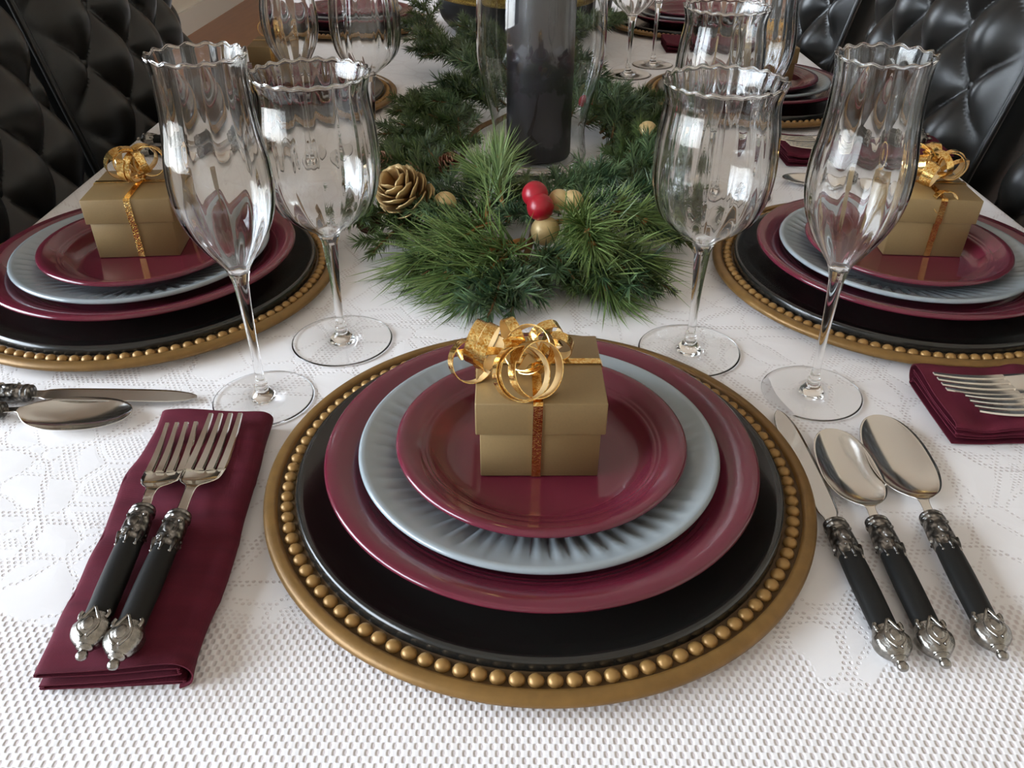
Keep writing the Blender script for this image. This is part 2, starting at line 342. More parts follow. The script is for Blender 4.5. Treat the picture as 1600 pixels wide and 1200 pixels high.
# ------------------------------------------------------------------ table and lace cloth
TX0, TX1, TY0, TY1 = -0.520, 0.560, 0.186, 2.62
tb = empty('dining_table', (0, 0, R['z0'])); tag(tb, 'long dining table hidden under the white lace tablecloth', 'table')
m = MB(); m.box(TX0+.012, TX1-.012, TY0+.012, TY1-.012, .712, .745); link('table_top', bevel_mesh(m.mesh('table_top', M['dark_wood']), .004), tb)
for sx in (TX0+.09, TX1-.09):
    for sy in (TY0+.14, TY1-.14):
        m = MB(); m.lathe([(.0, 0), (.022, 0), (.026, .05), (.034, .3), (.03, .55), (.042, .62), (.042, .712), (0, .712)], 20)
        o = m.build('leg', M['dark_wood'], tb, angle=40); o.location = (sx, sy, 0)
def cloth():
    rc = .03; rows_top = []; ny, nx = 60, 28
    # perimeter path
    per = []
    def arc(cx, cy, a0):
        for k in range(7):
            a = a0+PI/2*k/6; per.append((cx+rc*math.cos(a), cy+rc*math.sin(a), math.cos(a), math.sin(a)))
    def seg(p, q, n, nrm):
        for k in range(1, n): t = k/n; per.append((p[0]+(q[0]-p[0])*t, p[1]+(q[1]-p[1])*t, nrm[0], nrm[1]))
    x0, x1, y0, y1 = TX0, TX1, TY0, TY1
    arc(x1-rc, y0+rc, -PI/2); seg((x1, y0+rc), (x1, y1-rc), 90, (1, 0)); arc(x1-rc, y1-rc, 0); seg((x1-rc, y1), (x0+rc, y1), 44, (0, 1))
    arc(x0+rc, y1-rc, PI/2); seg((x0, y1-rc), (x0, y0+rc), 90, (-1, 0)); arc(x0+rc, y0+rc, PI); seg((x0+rc, y0), (x1-rc, y0), 44, (0, -1))
    re = .014; prof = [(-re, 0.0)]
    for k in range(1, 6): a = PI/2*k/5; prof.append((-re+re*math.sin(a), -re+re*math.cos(a)))
    for k in range(1, 12): prof.append((0.0, -re-.016*k))
    vs = []; uvs = []; fs = []; n = len(per); s = 0
    arcs = [0]
    for i in range(1, n): arcs.append(arcs[-1]+math.hypot(per[i][0]-per[i-1][0], per[i][1]-per[i-1][1]))
    dist = 0; last = prof[0]
    for (o_, z) in prof:
        dist += math.hypot(o_-last[0], z-last[1]); last = (o_, z)
        for i, (px, py, nx_, ny_) in enumerate(per):
            hang = max(0, -z-.02); fold = .06*hang+hang*.10*(math.sin(arcs[i]*42)+.5*math.sin(arcs[i]*23+1))
            off = o_+fold
            vs.append((px+nx_*off, py+ny_*off, z)); uvs.append((px+nx_*(-re+dist), py+ny_*(-re+dist)))
    for k in range(len(prof)-1):
        for i in range(n): a = k*n+i; b = k*n+(i+1) % n; fs.append((a, a+n, b+n, b))
    fs.append(tuple(range(n)))
    me = bpy.data.meshes.new('tablecloth'); me.from_pydata(vs, [], fs); me.materials.append(M['lace'])
    ul = me.uv_layers.new(name='flat')
    for l in me.loops: ul.data[l.index].uv = uvs[l.vertex_index]
    me.polygons.foreach_set('use_smooth', [True]*len(me.polygons)); me.update()
    return link('lace_tablecloth', me)
tag(cloth(), 'white lace tablecloth with openwork flowers covering the table', 'tablecloth')

# ------------------------------------------------------------------ chairs
def tuft(y, z):
    a = y/.115+z/.135; b = y/.115-z/.135
    s = abs(math.sin(PI*a))*abs(math.sin(PI*b))
    return .030*(s**.55)
def chair_mesh():
    W, Z0, Z1, rec = .235, -.27, .42, .22
    # front tufted panel; local +X points to the table
    ny, nz = 110, 160; rows = []
    for i in range(nz+1):
        z = Z0+(Z1-Z0)*i/nz; row = []
        for j in range(ny+1):
            y = -W+2*W*j/ny; ed = min(W-abs(y), z-Z0, Z1-z); k = min(1, max(0, ed/.05)); k = k*k*(3-2*k)
            row.append((-rec*z+.012*k+tuft(y, z)*k-.5*y*y, y, z))
        rows.append(row)
    front = MB(); front.grid(rows)
    back = MB()
    rim = [(p[0], p[1], p[2]) for p in rows[0]]+[r[-1] for r in rows[1:]]+[p for p in rows[-1][::-1][1:]]+[r[0] for r in rows[::-1][1:-1]]
    rw = [rim, [(x-.02, y*1.02, z) for x, y, z in rim], [(x-.06, y*1.015, z) for x, y, z in rim], [(x-.075, y*.96, z*.985) for x, y, z in rim]]
    back.grid(rw, cu=True); b0 = 3*len(rim); back.f.append(tuple(b0+k for k in range(len(rim)))); back.m.append(0)
    pipe = MB(); pts = [(x+.002, y, z) for x, y, z in rim[::3]]; pipe.tube(pts+[pts[0]], .0055, 8, cap=False)
    return front.mesh('backrest', M['leather'], fixn=False), back.mesh('back_shell', M['leather'], angle=50, fixn=True), pipe.mesh('piping', M['leather'], fixn=True)
def make_chair(label, loc, rz, group):
    e = empty('dining_chair', loc, rz); tag(e, label, 'chair', group)
    f, b, p = CH
    bk = link('backrest', f, e); link('back_shell', b, bk); link('piping', p, bk)
    for i in range(-8, 9):
        for j in range(-8, 9):
            y = .115*(i+j)/2; z = .135*(i-j)/2
            if abs(y) < .19 and -.22 < z < .37: link('button', BTN, bk, (-.22*z+.010-.5*y*y, y, z))
    link('seat', SEAT, e)
    for x, y in ((-.02, -.19), (-.02, .19), (.39, -.19), (.39, .19)): link('leg', LEG, e, (x, y, -.75))
    return e
CH = chair_mesh()
m = MB(); m.ball((0, 0, 0), .011, 10, 6, (.5, 1, 1)); BTN = m.mesh('button', M['leather'])
m = MB(); m.box(.0, .44, -.235, .235, -.36, -.28); SEAT = bevel_mesh(m.mesh('seat', M['leather']), .03, 4)
m = MB(); m.lathe([(0, 0), (.016, 0), (.024, .2), (.026, .40), (0, .40)], 14); LEG = m.mesh('leg', M['dark_wood'], angle=40)
gl, gr = 'black tufted chairs on the left side', 'black tufted chairs on the right side'
make_chair('black tufted leather chair filling the upper left corner, nearest on the left', (-.605, .90, 0), 0, gl)
make_chair('second black tufted chair on the left, beyond the nearest one', (-.600, 1.40, 0), 0, gl)
make_chair('black leather chair at the right edge, closest to the nearest right setting', (.630, .800, 0), PI, gr)
make_chair('glossy black tufted chair at the upper right, behind the right flute', (.600, 1.318, 0), PI, gr)
make_chair('farthest tufted black chair on the right, above the far burgundy plates', (.600, 1.915, 0), PI, gr)

# ------------------------------------------------------------------ plates
def charger_parts():
    m = MB(); m.lathe([(0, .0005), (.10, .0005), (.150, .0030), (.1700, .0065), (.1718, .0085), (.1716, .0105), (.1700, .0122), (.1655, .0130), (.1640, .0126), (.1632, .0106)], 160)
    band = m.mesh('gold_rim', M['gold_band'], fixn=False)
    m = MB(); m.lathe([(.1632, .0106), (.1620, .0098), (.1535, .0096), (.1525, .0100)], 160); chan = m.mesh('bead_channel', M['gold_channel'])
    m = MB(); m.lathe([(.1525, .0100), (.1522, .0150), (.1510, .0172), (.1494, .0174), (.147, .0160), (.140, .0122), (.130, .0085), (.126, .0074), (.120, .0068), (0, .0066)], 128)
    well = m.mesh('black_well', M['black_glaze'])
    m = MB(); m.ball((0, 0, 0), 1, 12, 7, (.0042, .0043, .0034)); bead = m.mesh('bead', M['gold_bead'])
    m = MB()
    for k in range(106):
        a = 2*PI*k/106; m.ball((.1577*math.cos(a), .1577*math.sin(a), .0096), .0041, 6, 4)
    ring = m.mesh('bead_ring', M['gold_bead'])
    return band, chan, well, bead, ring
CHG = charger_parts()
def plate_mesh(name, Rr, H, mat, flute=None, t=.0034):
    # rounded coupe plate with a low rim, rings pressed into the rim and a foot
    k = Rr/.134
    top = [(0, .0052), (.078*k, .0052), (.086*k, .0062), (.094*k, .0090), (.100*k, H*.50), (.104*k, H*.56), (.1065*k, H*.60), (.109*k, H*.655), (.1125*k, H*.69), (.118*k, H*.775), (.124*k, H*.87), (.1285*k, H*.955)]
    if not flute:
        top = [(0, .0052), (.080*k, .0052), (.088*k, .0060), (.096*k, .0085), (.1025*k, .0085+(H-.0085)*.33), (.1050*k, .0085+(H-.0085)*.46),
               (.1060*k, .0085+(H-.0085)*.47), (.1075*k, .0085+(H-.0085)*.50), (.1085*k, .0085+(H-.0085)*.56), (.1100*k, .0085+(H-.0085)*.575), (.1115*k, .0085+(H-.0085)*.60),
               (.1125*k, .0085+(H-.0085)*.655), (.1180*k, .0085+(H-.0085)*.78), (.1245*k, .0085+(H-.0085)*.92)]
    else:
        top = [(0, .0052), (.060*k, .0052), (.070*k, .0060), (.078*k, .0080), (.086*k, H*.42), (.094*k, H*.52), (.102*k, H*.62), (.110*k, H*.72), (.117*k, H*.81), (.123*k, H*.89), (.1285*k, H*.955)]
    lip = [(Rr-.0022, H-.0002), (Rr-.0008, H-.0008), (Rr, H-.0022), (Rr-.0006, H-.0036), (Rr-.0026, H-.0046)]
    bot = [(.118*k, H*.72-.0035), (.105*k, H*.46-.003), (.094*k, .0055), (.084*k, .0018), (.078*k, .0000), (.074*k, .0000), (.072*k, .0018), (0, .0018)]
    prof = top+lip+bot; nt = len(top); n = 168 if flute else 128
    def fz(i, th, r, z):
        if flute and 3 <= i < nt-0:
            q = (r/k-.078)/(.127-.078); env = max(0, min(1, q*5))*max(0, min(1, (1-q)*3.2))
            w = math.sin(th*flute/2+.35*math.sin(3*th)); return z-.0017*env*(1-abs(w))**1.3*2+.0009*env
        return z
    m = MB(); m.lathe(prof, n, fz=fz)
    return m.mesh(name, M[mat], fixn=True)
PL_D = plate_mesh('dinner_plate', .1340, .0265, 'burgundy')
PL_G = plate_mesh('ribbed_plate', .1118, .0235, 'grey_glaze', flute=58)
PL_S = plate_mesh('salad_plate', .0903, .0220, 'burgundy')
Z_D, Z_G, Z_S, Z_BOX = .0068, .0124, .0182, .0236
def place_plates(x, y, where, beads=True, rz=0.0):
    c = empty('charger_plate', (x, y, .0004), rz); tag(c, 'round black charger plate with beaded gold rim '+where, 'charger plate', 'black and gold chargers')
    band, chan, well, bead, ring = CHG
    gb = link('gold_rim', band, c); ch = link('bead_channel', chan, c); link('black_well', well, c)
    if beads:
        for k in range(106):
            a = 2*PI*k/106; link('bead', bead, ch, (.1577*math.cos(a), .1577*math.sin(a), .0098), (0, 0, a))
    else: link('bead_ring', ring, c)['kind'] = 'stuff'
    tag(link('dinner_plate', PL_D, None, (x+.001, y, Z_D+.0004), (0, 0, rz)), 'large burgundy dinner plate lying on the charger '+where, 'plate', 'burgundy dinner plates')
    tag(link('ribbed_plate', PL_G, None, (x-.0005, y+.001, Z_G+.0004), (0, 0, rz)), 'blue-grey plate with ribbed rim in the stack '+where, 'plate', 'grey ribbed plates')
    tag(link('salad_plate', PL_S, None, (x+.001, y+.0015, Z_S+.0004), (0, 0, rz)), 'small burgundy plate on top of the stack '+where, 'plate', 'burgundy salad plates')

# ------------------------------------------------------------------ gift boxes with curled ribbon
BW, BH, LW, LH = .0715, .0560, .0765, .0225
def box_meshes():
    m = MB(); m.box(-BW/2, BW/2, -BW/2, BW/2, 0, BH-.002); a = bevel_mesh(m.mesh('box_base', M['box_paper']), .0006, 1)
    m = MB(); m.box(-LW/2, LW/2, -LW/2, LW/2, BH-LH, BH); b = bevel_mesh(m.mesh('box_lid', M['box_paper']), .0008, 2)
    return a, b
BOXM = box_meshes()
def ribbon(pts, wid, w=.0052, t=.00025, taper=0.0):
    """a thin band along pts; wid(i) gives its width direction; outer face foil, inner face pale"""
    m = MB(); n = len(pts); P = [Vector(p) for p in pts]; R1 = []; 
    for i in range(n):
        tg = (P[min(i+1, n-1)]-P[max(0, i-1)]).normalized(); wd = Vector(wid(i)); wd = (wd-tg*wd.dot(tg)).normalized(); nr = tg.cross(wd)
        ww = w*(1-taper*max(0, (i/(n-1)-.85)/.15))/2
        R1.append((P[i]+wd*ww+nr*t, P[i]-wd*ww+nr*t, P[i]-wd*ww-nr*t, P[i]+wd*ww-nr*t))
    m.grid([[tuple(r[0]), tuple(r[1])] for r in R1], mi=0); m.grid([[tuple(r[2]), tuple(r[3])] for r in R1], mi=1)
    m.grid([[tuple(r[1]), tuple(r[2])] for r in R1], mi=0); m.grid([[tuple(r[3]), tuple(r[0])] for r in R1], mi=0)
    return m
def curl(c, r, axis, turns, a0, pitch, grow=1.0, n=60, knot=None):
    """helix round an axis through c; optional lead-in from the knot"""
    ax = Vector(axis).normalized(); e1 = Vector((0, 0, 1)); e1 = (e1-ax*e1.dot(ax)).normalized(); e2 = ax.cross(e1); pts = []
    for i in range(n+1):
        t = i/n; a = a0+2*PI*turns*t; rr = r*(1+(grow-1)*t); pts.append(Vector(c)+ax*(pitch*turns*(t-.5))+rr*(math.cos(a)*e1+math.sin(a)*e2))
    if knot is not None:
        k = Vector(knot); lead = []
        for i in range(8):
            s = i/8; lead.append(k.lerp(pts[0], s)+Vector((0, 0, .004*math.sin(PI*s))))
        pts = lead+pts
    return pts, ax
def make_gift(label, loc, rz, curls, group='gold gift boxes', band_x=-.002, band_y=.006, tail=None):
    e = empty('gift_box', loc, rz); tag(e, label, 'gift box', group)
    link('box_base', BOXM[0], e); lid = link('box_lid', BOXM[1], e)
    # bands: over the lid then down each face
    d = .0006
    def band(pts, wd, nm): ribbon(pts, lambda i: wd, .0056).build(nm, [M['foil'], M['foil']], e, smooth=False)
    h = LW/2+d; b = BW/2+d
    def loop(axis):
        prof = [(-b, .0005), (-b-.0005, BH-LH-.001), (-h, BH-LH-.0005), (-h, BH-.001), (-h+.001, BH+d), (0, BH+d), (h-.001, BH+d), (h, BH-.001), (h, BH-LH-.0005), (b+.0005, BH-LH-.001), (b, .0005)]
        prof = spline([(p[0], p[1]) for p in prof], 1)
        return [(band_x, p[0], p[1]) for p in prof] if axis == 'y' else [(p[0], band_y, p[1]+.0003) for p in prof]
    band(loop('y'), (1, 0, 0), 'ribbon_band'); band(loop('x'), (0, 1, 0), 'ribbon_band')
    kn = Vector((band_x, band_y, BH+.003))
    m = MB(); m.ball(kn, .0048, 10, 6, (1.2, 1, .7)); m.build('ribbon_knot', M['foil'], e)
    for (c, r, axis, turns, a0, pitch, grow, lead) in curls:
        pts, ax = curl(Vector(c)+Vector((band_x, band_y, BH)), r, axis, turns, a0, pitch, grow, knot=kn if lead else None)
        ribbon(pts, lambda i: ax, .0066).build('ribbon_curl', [M['foil'], M['foil_back']], e)
    return e
# (centre from the knot, radius, axis, turns, start, pitch, growth, lead-in)
BOW_FRONT = [((-.0090, -.0385, .0170), .0165, (.38, -.75, .50), 1.6, .3, .0035, .90, True),
             ((-.0010, -.0340, .0168), .0165, (.55, -.70, .40), 1.15, .0, .003, 1.0, True),
             ((-.0330, -.0060, .0170), .0122, (.90, -.40, -.25), 2.4, 2.2, .0072, 1.2, True),
             ((-.0050, -.0170, .0200), .0150, (-.50, -.65, .60), 1.2, 3.0, .006, .9, True),
             ((.0130, .0030, .0105), .0098, (.3, 1, .2), 1.3, 4.0, .006, 1.0, True),
             ((-.0390, -.0170, .0120), .0130, (.45, -.85, .30), .62, .1, .003, 1.0, False),
             ((-.0150, .0000, .0190), .0110, (1, .3, .2), 1.4, 1.0, .006, 1.0, False),
             ((.0060, .0100, .0120), .0110, (-.4, .9, .3), 1.2, 2.0, .005, 1.0, True)]
def rand_bow(seed, n=8, dropc=None):
    r = random.Random(seed); L = []
    for k in range(n):
        a = 2*PI*k/n+r.uniform(-.3, .3); d = r.uniform(.006, .020); rad = r.uniform(.009, .0145)
        L.append(((d*math.cos(a), d*math.sin(a), rad+.001+r.uniform(0, .009)), rad, (-math.sin(a)+r.uniform(-.4, .4), math.cos(a)+r.uniform(-.4, .4), r.uniform(-.3, .3)), r.uniform(1.1, 1.9), r.uniform(0, 6), r.uniform(.003, .006), r.uniform(.85, 1.1), k % 2 == 0))
    if dropc: L.append(dropc)
    return L

# ------------------------------------------------------------------ cutlery (local: head towards +Y, handle end at y = 0, lies on z = 0)
def loft(st, ns, t, n=6):
    """st keys: (y, halfwidth, z, cup); returns MB of a closed thin shell"""
    S = spline(st, n); top = []; bot = []
    for (y, w, z, cup) in S:
        w = max(w, 1e-4); a = []; b = []
        for j in range(ns+1):
            s = -1+2*j/ns; zz = z+cup*(s*s-1)*1.0; a.append((w*s, y, zz)); b.append((w*s*.985, y, zz-t*(1-.55*abs(s)**3)))
        top.append(a); bot.append(b)
    rows = [a+b[::-1] for a, b in zip(top, bot)]
    m = MB(); m.grid(rows, cu=True); k = len(rows[0]); m.f.append(tuple(range(k))); m.m.append(0); e = (len(rows)-1)*k; m.f.append(tuple(e+i for i in range(k))[::-1]); m.m.append(0)
    return m
def axis_lathe(prof, n, flat=.82, fr=None, z0=.0072):
    """profile (r,y) turned round the Y axis, a little flattened"""
    m = MB(); rows = []
    for (r, y) in prof:
        rows.append([((fr(t, r, y) if fr else r)*math.cos(t), y, z0+flat*(fr(t, r, y) if fr else r)*math.sin(t)) for t in [2*PI*j/n for j in range(n)]])
    m.grid(rows, cu=True); return m
ZH = .0072
def handle_meshes():
    out = {}
    # pommel: ball finial, collar, ribbed bulb with a leaf and medallion
    prof = [(0, -.0002), (.0020, .0004), (.0029, .0022), (.0026, .0040), (.0018, .0050), (.0030, .0058), (.0042, .0066), (.0040, .0076), (.0055, .0088), (.0078, .0115), (.0090, .0150), (.0091, .0185), (.0083, .0215), (.0076, .0235), (.0072, .0250)]
    prof = spline(prof, 2)
    m = axis_lathe(prof, 40, .80, lambda t, r, y: r*(1+(.075*abs(math.sin(4*t)) if .008 < y < .020 else 0)))
    m.ball((0, .0165, ZH+.0066), .0034, 12, 8, (1, 1.25, .55))
    for s in (-1, 1):
        pts = [(s*.0010, .0095, ZH+.0058), (s*.0042, .0135, ZH+.0062), (s*.0047, .0175, ZH+.0060), (s*.0028, .0220, ZH+.0062), (s*.0002, .0272, ZH+.0062)]
        m.tube(spline(pts, 4), .0009, 6)
        m.tube(spline([(s*.0062, .0215, ZH+.0038), (s*.0068, .0245, ZH+.0036), (s*.0060, .0262, ZH+.0038)], 3), .0013, 6)
    out['pommel'] = m.mesh('pommel', M['silver_plain'], fixn=True)
    prof = spline([(.0068, .0235), (.0069, .030), (.0072, .050), (.0071, .068), (.0067, .080), (.0064, .084)], 4)
    out['grip'] = axis_lathe(prof, 32, .80).mesh('grip', M['grip'], fixn=True)
    # ferrule: rings, cartouche, points reaching over the grip
    def fer(t, r, y):
        return r
    prof = spline([(.0068, 0.0765), (.0074, 0.0790), (.0076, 0.0860), (.0073, 0.0940), (.0068, 0.0975), (.0066, 0.0985), (.0075, 0.0995), (.0075, 0.1010), (.0065, 0.1020), (.0071, 0.1030), (.0067, 0.1045), (.0045, 0.1055), (0, 0.1057)], 3)
    m = axis_lathe(prof, 36, .82, fer)
    m.ball((0, 0.0890, ZH+.0058), .0031, 12, 8, (1, 1.4, .5))
    ring = [(.0044*math.cos(a), 0.0890+.0062*math.sin(a), ZH+.0056-.0011*abs(math.cos(a))) for a in [2*PI*k/20 for k in range(21)]]
    m.tube(ring, .0008, 6, cap=False)
    for s in (-1, 0, 1):
        m.tube([(s*.0056, 0.0820, ZH+.0052-.0016*abs(s)), (s*.0054, 0.0775, ZH+.0053-.0018*abs(s)), (s*.0050, 0.0735, ZH+.0054-.0016*abs(s))], [.0017, .0014, .0006], 7)
        m.ball((s*.0050, 0.0728, ZH+.0053-.0016*abs(s)), .0010, 8, 6)
        m.ball((s*.0045, 0.0945, ZH+.0050), .0012, 8, 6)
    for k in range(10):
        a = 2*PI*k/10; m.ball((.0074*math.cos(a), 0.0820, ZH+.0060*math.sin(a)), .0011, 6, 5)
    out['ferrule'] = m.mesh('ferrule', M['silver'], fixn=True)
    return out
HM = handle_meshes()
def fork_mesh(root, L, hw):
    # neck and shoulder
    r = root
    st = [(.102, .0034, ZH, 0), (.112, .0029, ZH+.0006, 0), (r-.030, .0030, ZH+.0012, 0), (r-.023, .0042, ZH+.0004, .0002), (r-.017, hw*.70, ZH-.0018, .0008), (r-.011, hw*.92, ZH-.0038, .0012), (r, hw, ZH-.0052, .0013)]
    head = loft(st, 10, .0016, 5).mesh('fork_head', M['steel'], fixn=True)
    tines = []
    for k in range(4):
        xc = (-1.5+k)*hw*.515; m = MB(); rows = []
        for i in range(13):
            t = i/12; y = r-.0015+(L-r+.0015)*t; w = hw*.215*(1-.42*t**1.5); z = ZH-.0052-.0010*math.sin(PI*t*.7)+.0062*max(0, t-.15)**1.6; xx = xc*(1-.05*t); h = .0016*(1-.3*t)
            rows.append([(xx-w, y, z-h/2), (xx-w*.75, y, z+h/2), (xx+w*.75, y, z+h/2), (xx+w, y, z-h/2)])
        m.grid(rows, cu=True); m.f.append((0, 1, 2, 3)); m.m.append(0); e = 12*4; m.f.append((e+3, e+2, e+1, e)); m.m.append(0)
        tines.append(m.mesh('tine', M['steel'], angle=50, fixn=True))
    return head, tines
def spoon_mesh(b0, L, hw):
    prof = [(0, .16, .0012, .0002), (.05, .38, .0004, .14), (.12, .66, -.0004, .48), (.22, .86, -.0008, .76), (.36, .985, -.0010, .96), (.50, 1.0, -.0009, 1.0), (.66, .96, -.0006, .92), (.80, .83, -.0002, .72), (.90, .64, .0001, .46), (.96, .43, .0003, .22), (.992, .19, .0004, .05), (1.0, .02, .0004, 0)]
    st = [(.102, .0034, ZH, 0), (.109, .0029, ZH+.0008, 0)]+[(b0+(L-b0)*t, hw*w, ZH+z, .0064*c) for t, w, z, c in prof]
    return loft(st, 18, .0013, 5).mesh('spoon_bowl', M['steel'], fixn=True)
def knife_mesh():
    st = [(.102, .0042, ZH-.0005, 0), (.111, .0046, ZH-.0008, 0), (.117, .0066, ZH-.001, 0), (.135, .0078, ZH-.0012, 0), (.175, .0080, ZH-.0018, 0), (.202, .0074, ZH-.0025, 0), (.216, .0052, ZH-.003, 0), (.223, .0020, ZH-.003, 0), (.224, .0004, ZH-.003, 0)]
    return loft(st, 8, .0015, 5).mesh('blade', M['blade'], fixn=True)
FORK = {'dinner fork': fork_mesh(.153, .2050, .0134), 'salad fork': fork_mesh(.146, .1900, .0126)}
SPOON = {'large': spoon_mesh(.118, .2085, .0220), 'small': spoon_mesh(.116, .1965, .0200)}
KNIFE = knife_mesh()
def cutlery(kind, label, end, tip, z, group, big=True, tilt=0.0, roll=0.0):
    """end, tip: xy of the handle end and of the tip"""
    a = math.atan2(tip[1]-end[1], tip[0]-end[0])-PI/2
    e = empty(kind.replace(' ', '_'), (end[0], end[1], z)); e.rotation_euler = Euler((tilt, roll, a), 'XYZ'); tag(e, label, kind.split()[-1], group)
    link('pommel', HM['pommel'], e); link('grip', HM['grip'], e); link('ferrule', HM['ferrule'], e)
    if 'fork' in kind:
        h, ts = FORK['dinner fork' if big else 'salad fork']; hd = link('fork_head', h, e)
        for t in ts: link('tine', t, hd)
    elif 'spoon' in kind: link('spoon_bowl', SPOON['large' if big else 'small'], e)
    else: link('blade', KNIFE, e)
    return e

# ------------------------------------------------------------------ napkins
def napkin_mesh(seed=1, W=.074, L=.222, zk=1.0):
    r = random.Random(seed); H = .0125
    # cross-section: a strip folded to and fro, then wrapped by the top layer
    path = [(-W/2+.004, .0010), (W/2-.010, .0010), (W/2-.006, .0020), (W/2-.006, .0028), (W/2-.010, .0036), (-W/2+.010, .0038), (-W/2+.007, .0044), (-W/2+.007, .0052), (-W/2+.010, .0060), (W/2-.011, .0064), (W/2-.007, .0072), (W/2-.007, .0080), (W/2-.012, .0086),
            (-W/2+.009, .0088), (-W/2+.004, .0096), (-W/2+.004, .0104), (-W/2+.010, .0114), (0, .0120), (W/2-.012, .0118), (W/2-.003, .0100), (W/2, .0065), (W/2-.002, .0025), (W/2-.008, .0004)]
    path = spline([(x, z*zk) for x, z in path], 4); ph = [r.uniform(0, 6) for _ in range(8)]
    m = MB(); nl = 60; rows = []
    n = len(path)
    for i in range(nl+1):
        y = -L/2+L*i/nl; top = []; bot = []
        for j, (x, z) in enumerate(path):
            p0 = path[max(0, j-1)]; p1 = path[min(n-1, j+1)]; dx, dz = p1[0]-p0[0], p1[1]-p0[1]; q = math.hypot(dx, dz) or 1; nx, nz = -dz/q, dx/q
            lay = j/n; sq = 1+.03*math.sin(7*y/L+ph[0])+.02*math.sin(15*y/L+ph[1])
            zz = z*(1+.07*math.sin(9*y/L+ph[2]+x*40)+.06*math.sin(21*y/L+ph[3]-x*60)+.04*math.sin(37*y/L+ph[6]+x*90)); xx = x*sq+.0012*math.sin(11*y/L+ph[4])
            yy = y*(1-.02*abs(lay-.5)*(1 if lay < .6 else .2))+.0015*math.sin(8*lay+ph[5])*(1 if abs(i-nl/2) > nl/2-2 else 0)
            # soft seams pressed across the top
            if lay > .68: zz -= .0010*math.exp(-((y-L*.18)/.003)**2)+.0010*math.exp(-((y+L*.06)/.003)**2)+.0008*math.exp(-((y+L*.27)/.003)**2)
            th = .00042
            top.append((xx+nx*th, yy, max(.0001, zz+nz*th))); bot.append((xx-nx*th, yy, max(.0001, zz-nz*th)))
        rows.append(top+bot[::-1])
    m.grid(rows, cu=True); k = len(rows[0]); 
    for e in (0, nl):
        for j in range(n-1):
            a = e*k+j; m.f.append((a, a+1, e*k+k-2-j, e*k+k-1-j)); m.m.append(0)
    return m.mesh('folded_napkin', M['napkin'], fixn=True, angle=60)
NAP = [napkin_mesh(1, W=.080, L=.212, zk=1.3), napkin_mesh(4, W=.084, L=.21, zk=1.55)]

# ------------------------------------------------------------------ glasses
def glass_meshes(outer, stem, foot, t_wall, lobes, seg=120):
    """outer: (r,z) keys of the bowl from its bottom to the rim"""
    O = spline(outer, 6); zr = outer[-1][1]; zb = outer[0][1]
    inner = []
    for i, (r, z) in enumerate(O):
        p0 = O[max(0, i-1)]; p1 = O[min(len(O)-1, i+1)]; dx, dz = p1[0]-p0[0], p1[1]-p0[1]; q = math.hypot(dx, dz)
        inner.append((max(0, r-t_wall*dz/q), z+t_wall*dx/q))
    zi = zb+.0085
    inner = [(r, z) for r, z in inner if z > zi and r > .004]
    inner = [(0, zi-.0012), (.0035, zi-.0006)]+inner[:-1]+[(outer[-1][0]-t_wall, zr-.0004)]
    ro = outer[-1][0]; rb = t_wall*.95
    rim = [(ro-t_wall*.5+rb*math.cos(a), zr+rb*.9+rb*math.sin(a)) for a in [-.7, -.2, .4, 1.0, PI/2, 2.14, 2.74, 3.34, 3.84]]
    prof = O+rim+inner[::-1]; nO = len(O)
    def env(z): return max(0, min(1, (z-zb-.004)/.03))
    def fr(i, th, r, z):
        e = env(z); w = math.cos(lobes*th); k = .00040 if i <= nO else .00010
        top = max(0, (z-(zr-.012))/.012); return r+e*(k*w if r > .006 else 0)+top*.0005*math.cos((lobes+4)*th)
    def fz(i, th, r, z):
        top = max(0, (z-(zr-.006))/.006); return z+top*.0007*math.cos((lobes+4)*th)
    m = MB(); m.lathe(prof, seg, fr=fr, fz=fz); bowl = m.mesh('bowl', M['glass'])
    m = MB(); m.lathe(spline(stem, 5), 32); stm = m.mesh('stem', M['glass'])
    m = MB(); m.lathe(spline(foot, 3)[::1], 72); ft = m.mesh('foot', M['glass'])
    return bowl, stm, ft
def foot_prof(Rf, rs, zs): return [(0, .0005), (Rf*.55, .0005), (Rf*.95, .0003), (Rf, .0008), (Rf*.975, .0013), (Rf*.6, .0018), (Rf*.30, .0034), (rs*2.0, .0072), (rs*1.35, .0115), (rs*1.5, .0135), (rs*1.28, .0155), (rs, zs)]
W_OUT = [(.0062, .0880), (.0092, .0962), (.0160, .1020), (.0285, .1115), (.0365, .1215), (.0408, .1340), (.0428, .1480), (.0428, .1620), (.0414, .1800), (.0391, .1950), (.0390, .2035), (.0416, .2125)]
F_OUT = [(.0052, .0960), (.0078, .1060), (.0125, .1140), (.0205, .1260), (.0278, .1405), (.0314, .1550), (.0323, .1680), (.0315, .1820), (.0292, .1960), (.0276, .2120), (.0272, .2260), (.0274, .2350), (.0284, .2425)]
GL = {'wine': glass_meshes(W_OUT, [(.0033, .0200), (.0034, .040), (.0042, .062), (.0055, .080), (.0062, .0880)], foot_prof(.0405, .0033, .0200), .0008, 18),
      'flute': glass_meshes(F_OUT, [(.0031, .0200), (.0032, .050), (.0038, .072), (.0045, .086), (.0052, .0960)], foot_prof(.0362, .0031, .0200), .00075, 12)}
def glass(kind, label, x, y, rz=0.0, tilt=(0, 0)):
    e = empty('wine_glass' if kind == 'wine' else 'champagne_flute', (x, y, .0004)); e.rotation_euler = (tilt[0], tilt[1], rz)
    tag(e, label, 'wine glass' if kind == 'wine' else 'flute', 'wide stemmed glasses' if kind == 'wine' else 'tall flutes')
    for nm, me in zip(('bowl', 'stem', 'foot'), GL[kind]): link(nm, me, e)
    return e

